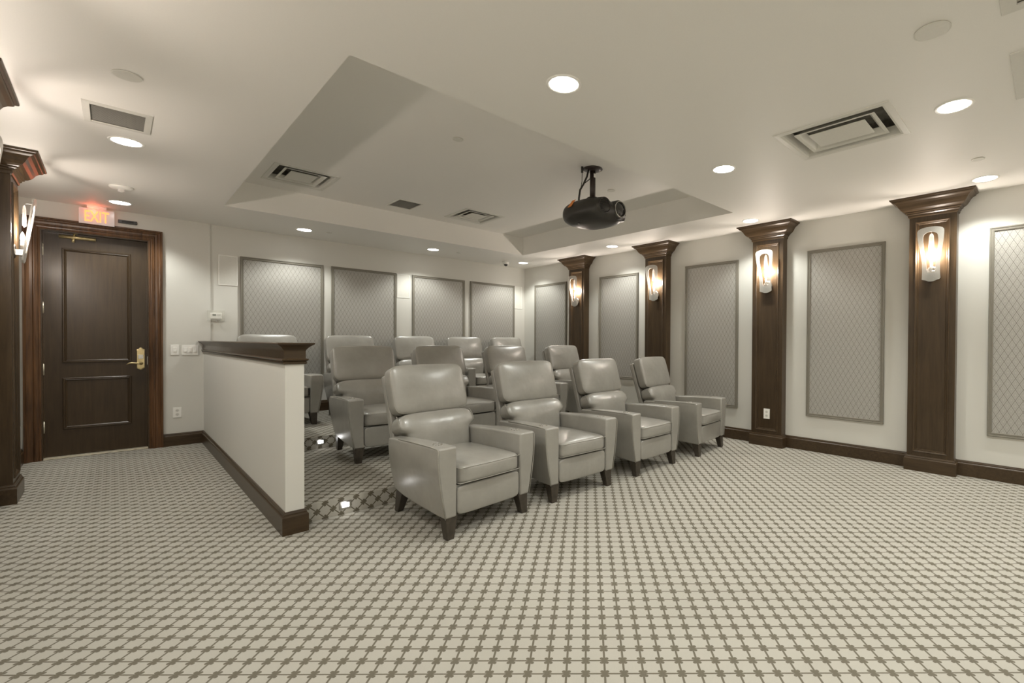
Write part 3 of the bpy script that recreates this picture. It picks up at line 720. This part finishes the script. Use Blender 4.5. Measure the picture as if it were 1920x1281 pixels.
bm = BM(); bmesh.ops.create_cube(bm, size=2); bmesh.ops.subdivide_edges(bm, edges=bm.edges[:], cuts=18, use_grid_fill=True)
BW, BD, BH = 0.250, 0.272, 0.112
for v in bm.verts:
    c = Vector([math.sin(t_*PI/2*0.92)/math.sin(PI/2*0.92) for t_ in v.co])
    r_ = (abs(c.x)**3.0+abs(c.y)**3.0)**(1/3.0); s_ = (r_**3.0+abs(c.z)**3.0)**(1/3.0); c = c/s_
    z = c.z*BH
    if z > 0.085: z = 0.085+(z-0.085)*0.35
    v.co = Vector((c.x*BW*(1-0.10*max(0, c.y)), c.y*BD*(1-0.06*abs(c.z)), z+pz))
body = obj('body', bm, 'black', pj, smooth=True)
lx = 0.082
obj('lens_barrel', lathe(BM(), [(0.088, -0.17), (0.084, -0.262), (0.072, -0.276), (0.070, -0.262), (0.062, -0.255)], 36, 'y', (lx, 0, pz+0.014), cap0=False, cap1=False), 'black', pj, smooth=True)
obj('lens_ring', lathe(BM(), [(0.068, -0.270), (0.075, -0.270), (0.075, -0.280), (0.068, -0.280), (0.068, -0.270)], 36, 'y', (lx, 0, pz+0.014), cap0=False, cap1=False), 'chrome', pj)
obj('lens', lathe(BM(), [(0.068, -0.262), (0.050, -0.268), (0.022, -0.271), (0.001, -0.272)], 32, 'y', (lx, 0, pz+0.014), cap0=False), 'lens', pj, smooth=True)
for cx_, cy_, ya in ((-0.112, -0.246, -0.10), (0.225, -0.165, 1.0)):
    v = empty('air_intake', (0, 0, 0)); v.parent = pj
    v.location = (cx_, cy_, pz+0.016); v.rotation_euler = (0.0, 0, ya)
    obj('intake_backing', lathe(BM(), [(0.062, 0.05), (0.062, -0.006)], 28, 'y'), 'dark', v)
    obj('intake_rim', lathe(BM(), [(0.063, 0.05), (0.063, -0.022), (0.070, -0.022), (0.082, 0.05)], 28, 'y', cap0=False, cap1=False), 'black', v, smooth=True)
    for k in range(-5, 6):
        hw_ = math.sqrt(max(0, 0.062**2-(k*0.0105)**2))
        obj('fin', box(BM(), -hw_, hw_, -0.016, -0.007, k*0.0105-0.0018, k*0.0105+0.0018), 'black', v)
# orange sticker laid on the shell
best = None
tgt = Vector((-0.205, 0.02))
best = min(body.data.polygons, key=lambda p: (p.center-Vector((-0.232, 0.02, pz+0.062))).length)
c0, nrm = best.center.copy(), best.normal.copy()
if nrm.z < 0: nrm.negate()
o = obj('sticker', box(BM(), -0.026, 0.026, -0.045, 0.045, -0.001, 0.001), 'orange', pj); o.rotation_euler = nrm.to_track_quat('Z', 'Y').to_euler(); o.location = c0+nrm*0.003; o['label'] = 'orange sticker'
o = obj('foot', lathe(BM(), [(0.012, -0.11), (0.008, -0.085)], 12, 'z', (-0.15, 0.03, pz)), 'black', pj)
bm = BM(); tube(bm, [(-0.045, 0.01, -0.01), (-0.06, 0.015, -0.08), (-0.10, 0.02, -0.16), (-0.135, 0.03, -0.22), (-0.145, 0.035, -0.30), (-0.14, 0.04, -0.36)], 0.009, 8)
cb = obj('cable', bm, 'black', pj, smooth=True)
bm = BM(); tube(bm, [(-0.02, -0.01, -0.02), (-0.03, -0.012, -0.07), (-0.05, -0.01, -0.11), (-0.09, 0.015, -0.15)], 0.004, 6)
tube(bm, [(-0.11, 0.03, 0.0), (-0.11, 0.03, -0.055)], 0.011, 8); tube(bm, [(-0.11, 0.03, -0.055), (-0.112, 0.03, -0.14), (-0.125, 0.03, -0.20)], 0.0035, 6)
obj('thin_cable', bm, 'black', pj, smooth=True)

# ------------------------------------------------------------------ recliners
def cushion(w, d, h, p=5.0, n=14, crown=(0, 0, 0), pz_=None):
    """superquadric pillow, half sizes; crown bulges the middle of each face"""
    bm = BM(); bmesh.ops.create_cube(bm, size=2); bmesh.ops.subdivide_edges(bm, edges=bm.edges[:], cuts=n, use_grid_fill=True)
    for v in bm.verts:
        c = Vector([math.sin(t_*PI/2*0.9)/math.sin(PI/2*0.9) for t_ in v.co])
        s = (abs(c.x)**p+abs(c.y)**p+abs(c.z)**p)**(1/p); q = c/s
        bx = (1-q.y*q.y)*(1-q.z*q.z); by = (1-q.x*q.x)*(1-q.z*q.z); bz = (1-q.x*q.x)*(1-q.y*q.y)
        v.co = Vector((q.x*w+math.copysign(crown[0]*bx, q.x)*(abs(q.x) > .3), q.y*d+math.copysign(crown[1]*by, q.y)*(abs(q.y) > .3), q.z*h+math.copysign(crown[2]*bz, q.z)*(abs(q.z) > .3)))
    return bm
def seam(bm_src, test, r=0.0028): pass
LEAN = math.radians(17)
def lean(co_):   # local back frame: z along the back, y behind; pivot at seat rear
    y, z = co_.y, co_.z
    return Vector((co_.x, 0.70 + y*math.cos(LEAN)+z*math.sin(LEAN), 0.42 - y*math.sin(LEAN)+z*math.cos(LEAN)))
def make_recliner():
    t = empty('recliner')
    for s in (-1, 1):
        a = BM()
        sec = [(0.272, 0.0), (0.272, 1.0), (0.408, 1.0), (0.414, 0.86), (0.406, 0.62), (0.388, 0.34), (0.360, 0.0)]
        loops = []
        for y, zt, zb_, k in ((0.0, 0.602, 0.140, 1.0), (0.10, 0.603, 0.143, 0.998), (0.35, 0.598, 0.155, 0.975), (0.55, 0.588, 0.170, 0.95), (0.71, 0.578, 0.195, 0.92)):
            yo = 0.03*0
            loops.append([(s*(0.272+(x-0.272)*1.0)*(1 if x == 0.272 else k), y, zb_+(zt-zb_)*f) for x, f in sec])
        loft(a, loops, True, True, True); fixn(a)
        # front face rakes back slightly towards the floor
        arm = obj('armrest', a, 'leather', t, bevel=0.013, seg=3, angle=28)
        pb = BM()
        fr = [(s*(0.272+(x-0.272))*1.0, -0.001, 0.140+(0.462)*f) for x, f in sec[2:]]
        tube(pb, [(s*0.404, 0.70, 0.578), (s*0.3835, 0.55, 0.588), (s*0.397, 0.35, 0.598), (s*0.4065, 0.10, 0.602), (s*0.4075, 0.012, 0.598), (s*0.410, 0.0, 0.585)][1:] + [(x+s*0.0, y, z) for x, y, z in fr[1:]], 0.0030, 6)
        obj('piping', pb, 'piping', arm, smooth=True)
        # recessed control with a ring of bright studs
        c0 = (s*0.335, 0.130, 0.6025)
        ct = obj('control_plate', lathe(BM(), [(0.036, -0.002), (0.034, 0.001), (0.026, 0.0015)], 24, 'z', c0, sy=1.15), 'leather', arm)
        cb_ = BM()
        for k in range(10):
            an = 2*PI*k/10
            lathe(cb_, [(0.0052, 0.0), (0.0046, 0.003), (0.001, 0.005)], 6, 'z', (c0[0]+0.028*math.cos(an), c0[1]+0.032*math.sin(an), c0[2]+0.0008))
        st_ = obj('studs', cb_, 'chrome', ct); st_['label'] = 'ring of bright metal studs'
    # seat base and front panel
    obj('seat_base', box(BM(), -0.271, 0.271, 0.03, 0.72, 0.165, 0.335), 'leather', t)
    fp = cushion(0.266, 0.022, 0.096, 9, 8, (0, 0.006, 0))
    for v in fp.verts: v.co += Vector((0, 0.024, 0.237))
    obj('front_panel', fp, 'leather', t, smooth=True)
    # seat cushion
    c = cushion(0.267, 0.325, 0.063, 8.5, 20, (0, 0.010, 0.020))
    for v in c.verts:
        v.co += Vector((0, 0.305, 0.405))
    sc_ = obj('seat_cushion', c, 'leather', t, smooth=True)
    pb = BM()
    for zz in (0.453, 0.354):
        tube(pb, [(-0.264, 0.06, zz), (-0.262, 0.0, zz), (-0.245, -0.0165, zz), (-0.12, -0.022, zz), (0, -0.0245, zz), (0.12, -0.022, zz), (0.245, -0.0165, zz), (0.262, 0.0, zz), (0.264, 0.06, zz)], 0.0028, 6)
    obj('piping', pb, 'piping', sc_, smooth=True)
    # back shell
    b = BM()
    box(b, -0.308, 0.308, 0.030, 0.085, -0.12, 0.635)
    for v in b.verts: v.co = lean(v.co)
    obj('back_shell', fixn(b), 'leather', t, bevel=0.014, seg=3)
    # head cushion
    hc = cushion(0.322, 0.060, 0.190, 7.5, 20, (0.003, 0.026, 0.008))
    for v in hc.verts:
        v.co += Vector((0, -0.036, 0.492)); v.co = lean(v.co)
    hd = obj('head_cushion', hc, 'leather', t, smooth=True)
    pb = BM(); pts = []
    for k in range(49):
        an = 2*PI*k/48; e = 2/8.0
        x = math.copysign(abs(math.cos(an))**e, math.cos(an))*0.317; z = math.copysign(abs(math.sin(an))**e, math.sin(an))*0.188
        pts.append(lean(Vector((x, -0.080, 0.492+z))))
    tube(pb, pts, 0.0030, 6, False)
    obj('piping', pb, 'piping', hd, smooth=True)
    # lumbar cushion: narrow between the arms, wings resting on them
    lc = cushion(0.328, 0.078, 0.175, 5.5, 26, (0, 0.016, 0))
    for v in lc.verts:
        zz = v.co.z
        wing = 0.5+0.5*math.tanh((zz-0.040)/0.012)
        v.co.x *= 0.815+0.185*wing
        # forward roll above the arms, creases fanning across the middle
        if v.co.y < 0:
            v.co.y -= 0.024*math.exp(-((zz-0.040)/0.11)**2)
            x = v.co.x
            v.co.y += 0.0035*math.sin(x*120+zz*25)*math.exp(-((x-0.06)/0.10)**2)*math.exp(-((zz-0.06)/0.07)**2)
        v.co += Vector((0, -0.045, 0.128)); v.co = lean(v.co)
    lcob = obj('lumbar_cushion', lc, 'leather', t, smooth=True)
    pb = BM()
    for s in (-1, 1):
        pts = [lean(Vector((s*x, y, z))) for x, y, z in ((0.318, -0.085, 0.290), (0.3225, -0.104, 0.255), (0.3235, -0.118, 0.22), (0.3215, -0.124, 0.190))]
        tube(pb, pts, 0.0028, 6)
    obj('piping', pb, 'piping', lcob, smooth=True)
    # legs
    for s in (-1, 1):
        lg = BM()
        loft(lg, [[(s*0.350, 0.008, 0.150), (s*0.262, 0.008, 0.150), (s*0.262, 0.085, 0.155), (s*0.350, 0.085, 0.155)], [(s*0.343, 0.002, 0), (s*0.292, 0.002, 0), (s*0.292, 0.050, 0), (s*0.343, 0.050, 0)]], True, True, True)
        obj('leg', fixn(lg), 'leg', t, bevel=0.003)
    for s in (-1, 1):
        lg = BM()
        loft(lg, [[(s*0.320, 0.610, 0.20), (s*0.245, 0.610, 0.20), (s*0.245, 0.700, 0.20), (s*0.320, 0.700, 0.20)], [(s*0.290, 0.735, 0), (s*0.245, 0.735, 0), (s*0.245, 0.785, 0), (s*0.290, 0.785, 0)]], True, True, True)
        obj('leg', fixn(lg), 'leg', t, bevel=0.003)
    return t
def copy_tree(o, parent=None):
    c = o.copy(); C.objects.link(c); c.parent = parent
    for ch in list(o.children): copy_tree(ch, c)
    return c
proto = make_recliner()
rec = [(1.838, 2.784, 0, 4.6, 'front', 'grey leather recliner nearest the camera, leftmost of the front row'),
       (2.775, 2.810, 0, -1.0, 'front', 'grey leather recliner, second from the left in the front row'),
       (3.820, 2.817, 0, 2.0, 'front', 'grey leather recliner, third from the left in the front row'),
       (4.917, 2.838, 0, 6.4, 'front', 'grey leather recliner of the front row nearest the right wall'),
       (1.925, 4.62, Z1, -1.0, 'middle', 'grey leather recliner, leftmost of the middle row beside the partition end'),
       (2.860, 4.62, Z1, 1.5, 'middle', 'grey leather recliner, second from the left in the middle row'),
       (3.860, 4.62, Z1, 2.0, 'middle', 'grey leather recliner, third from the left in the middle row'),
       (4.930, 4.62, Z1, 3.0, 'middle', 'grey leather recliner of the middle row nearest the right wall'),
       (1.395, 6.40, Z2, 0.0, 'back', 'grey leather recliner in the back row, mostly hidden by the partition'),
       (2.375, 6.40, Z2, -1.0, 'back', 'grey leather recliner, second from the left in the back row'),
       (3.350, 6.40, Z2, 0.5, 'back', 'grey leather recliner in the middle of the back row'),
       (4.225, 6.40, Z2, 0.0, 'back', 'grey leather recliner, fourth from the left in the back row'),
       (5.110, 6.40, Z2, 1.0, 'back', 'grey leather recliner of the back row nearest the corner')]
for i, (x, y, z, dg, row, lab) in enumerate(rec):
    o = proto if i == 0 else copy_tree(proto)
    o.location = (x, y, z); o.rotation_euler = (0, 0, math.radians(dg))
    tag(o, lab, 'recliner', 'recliners in the %s row' % row)
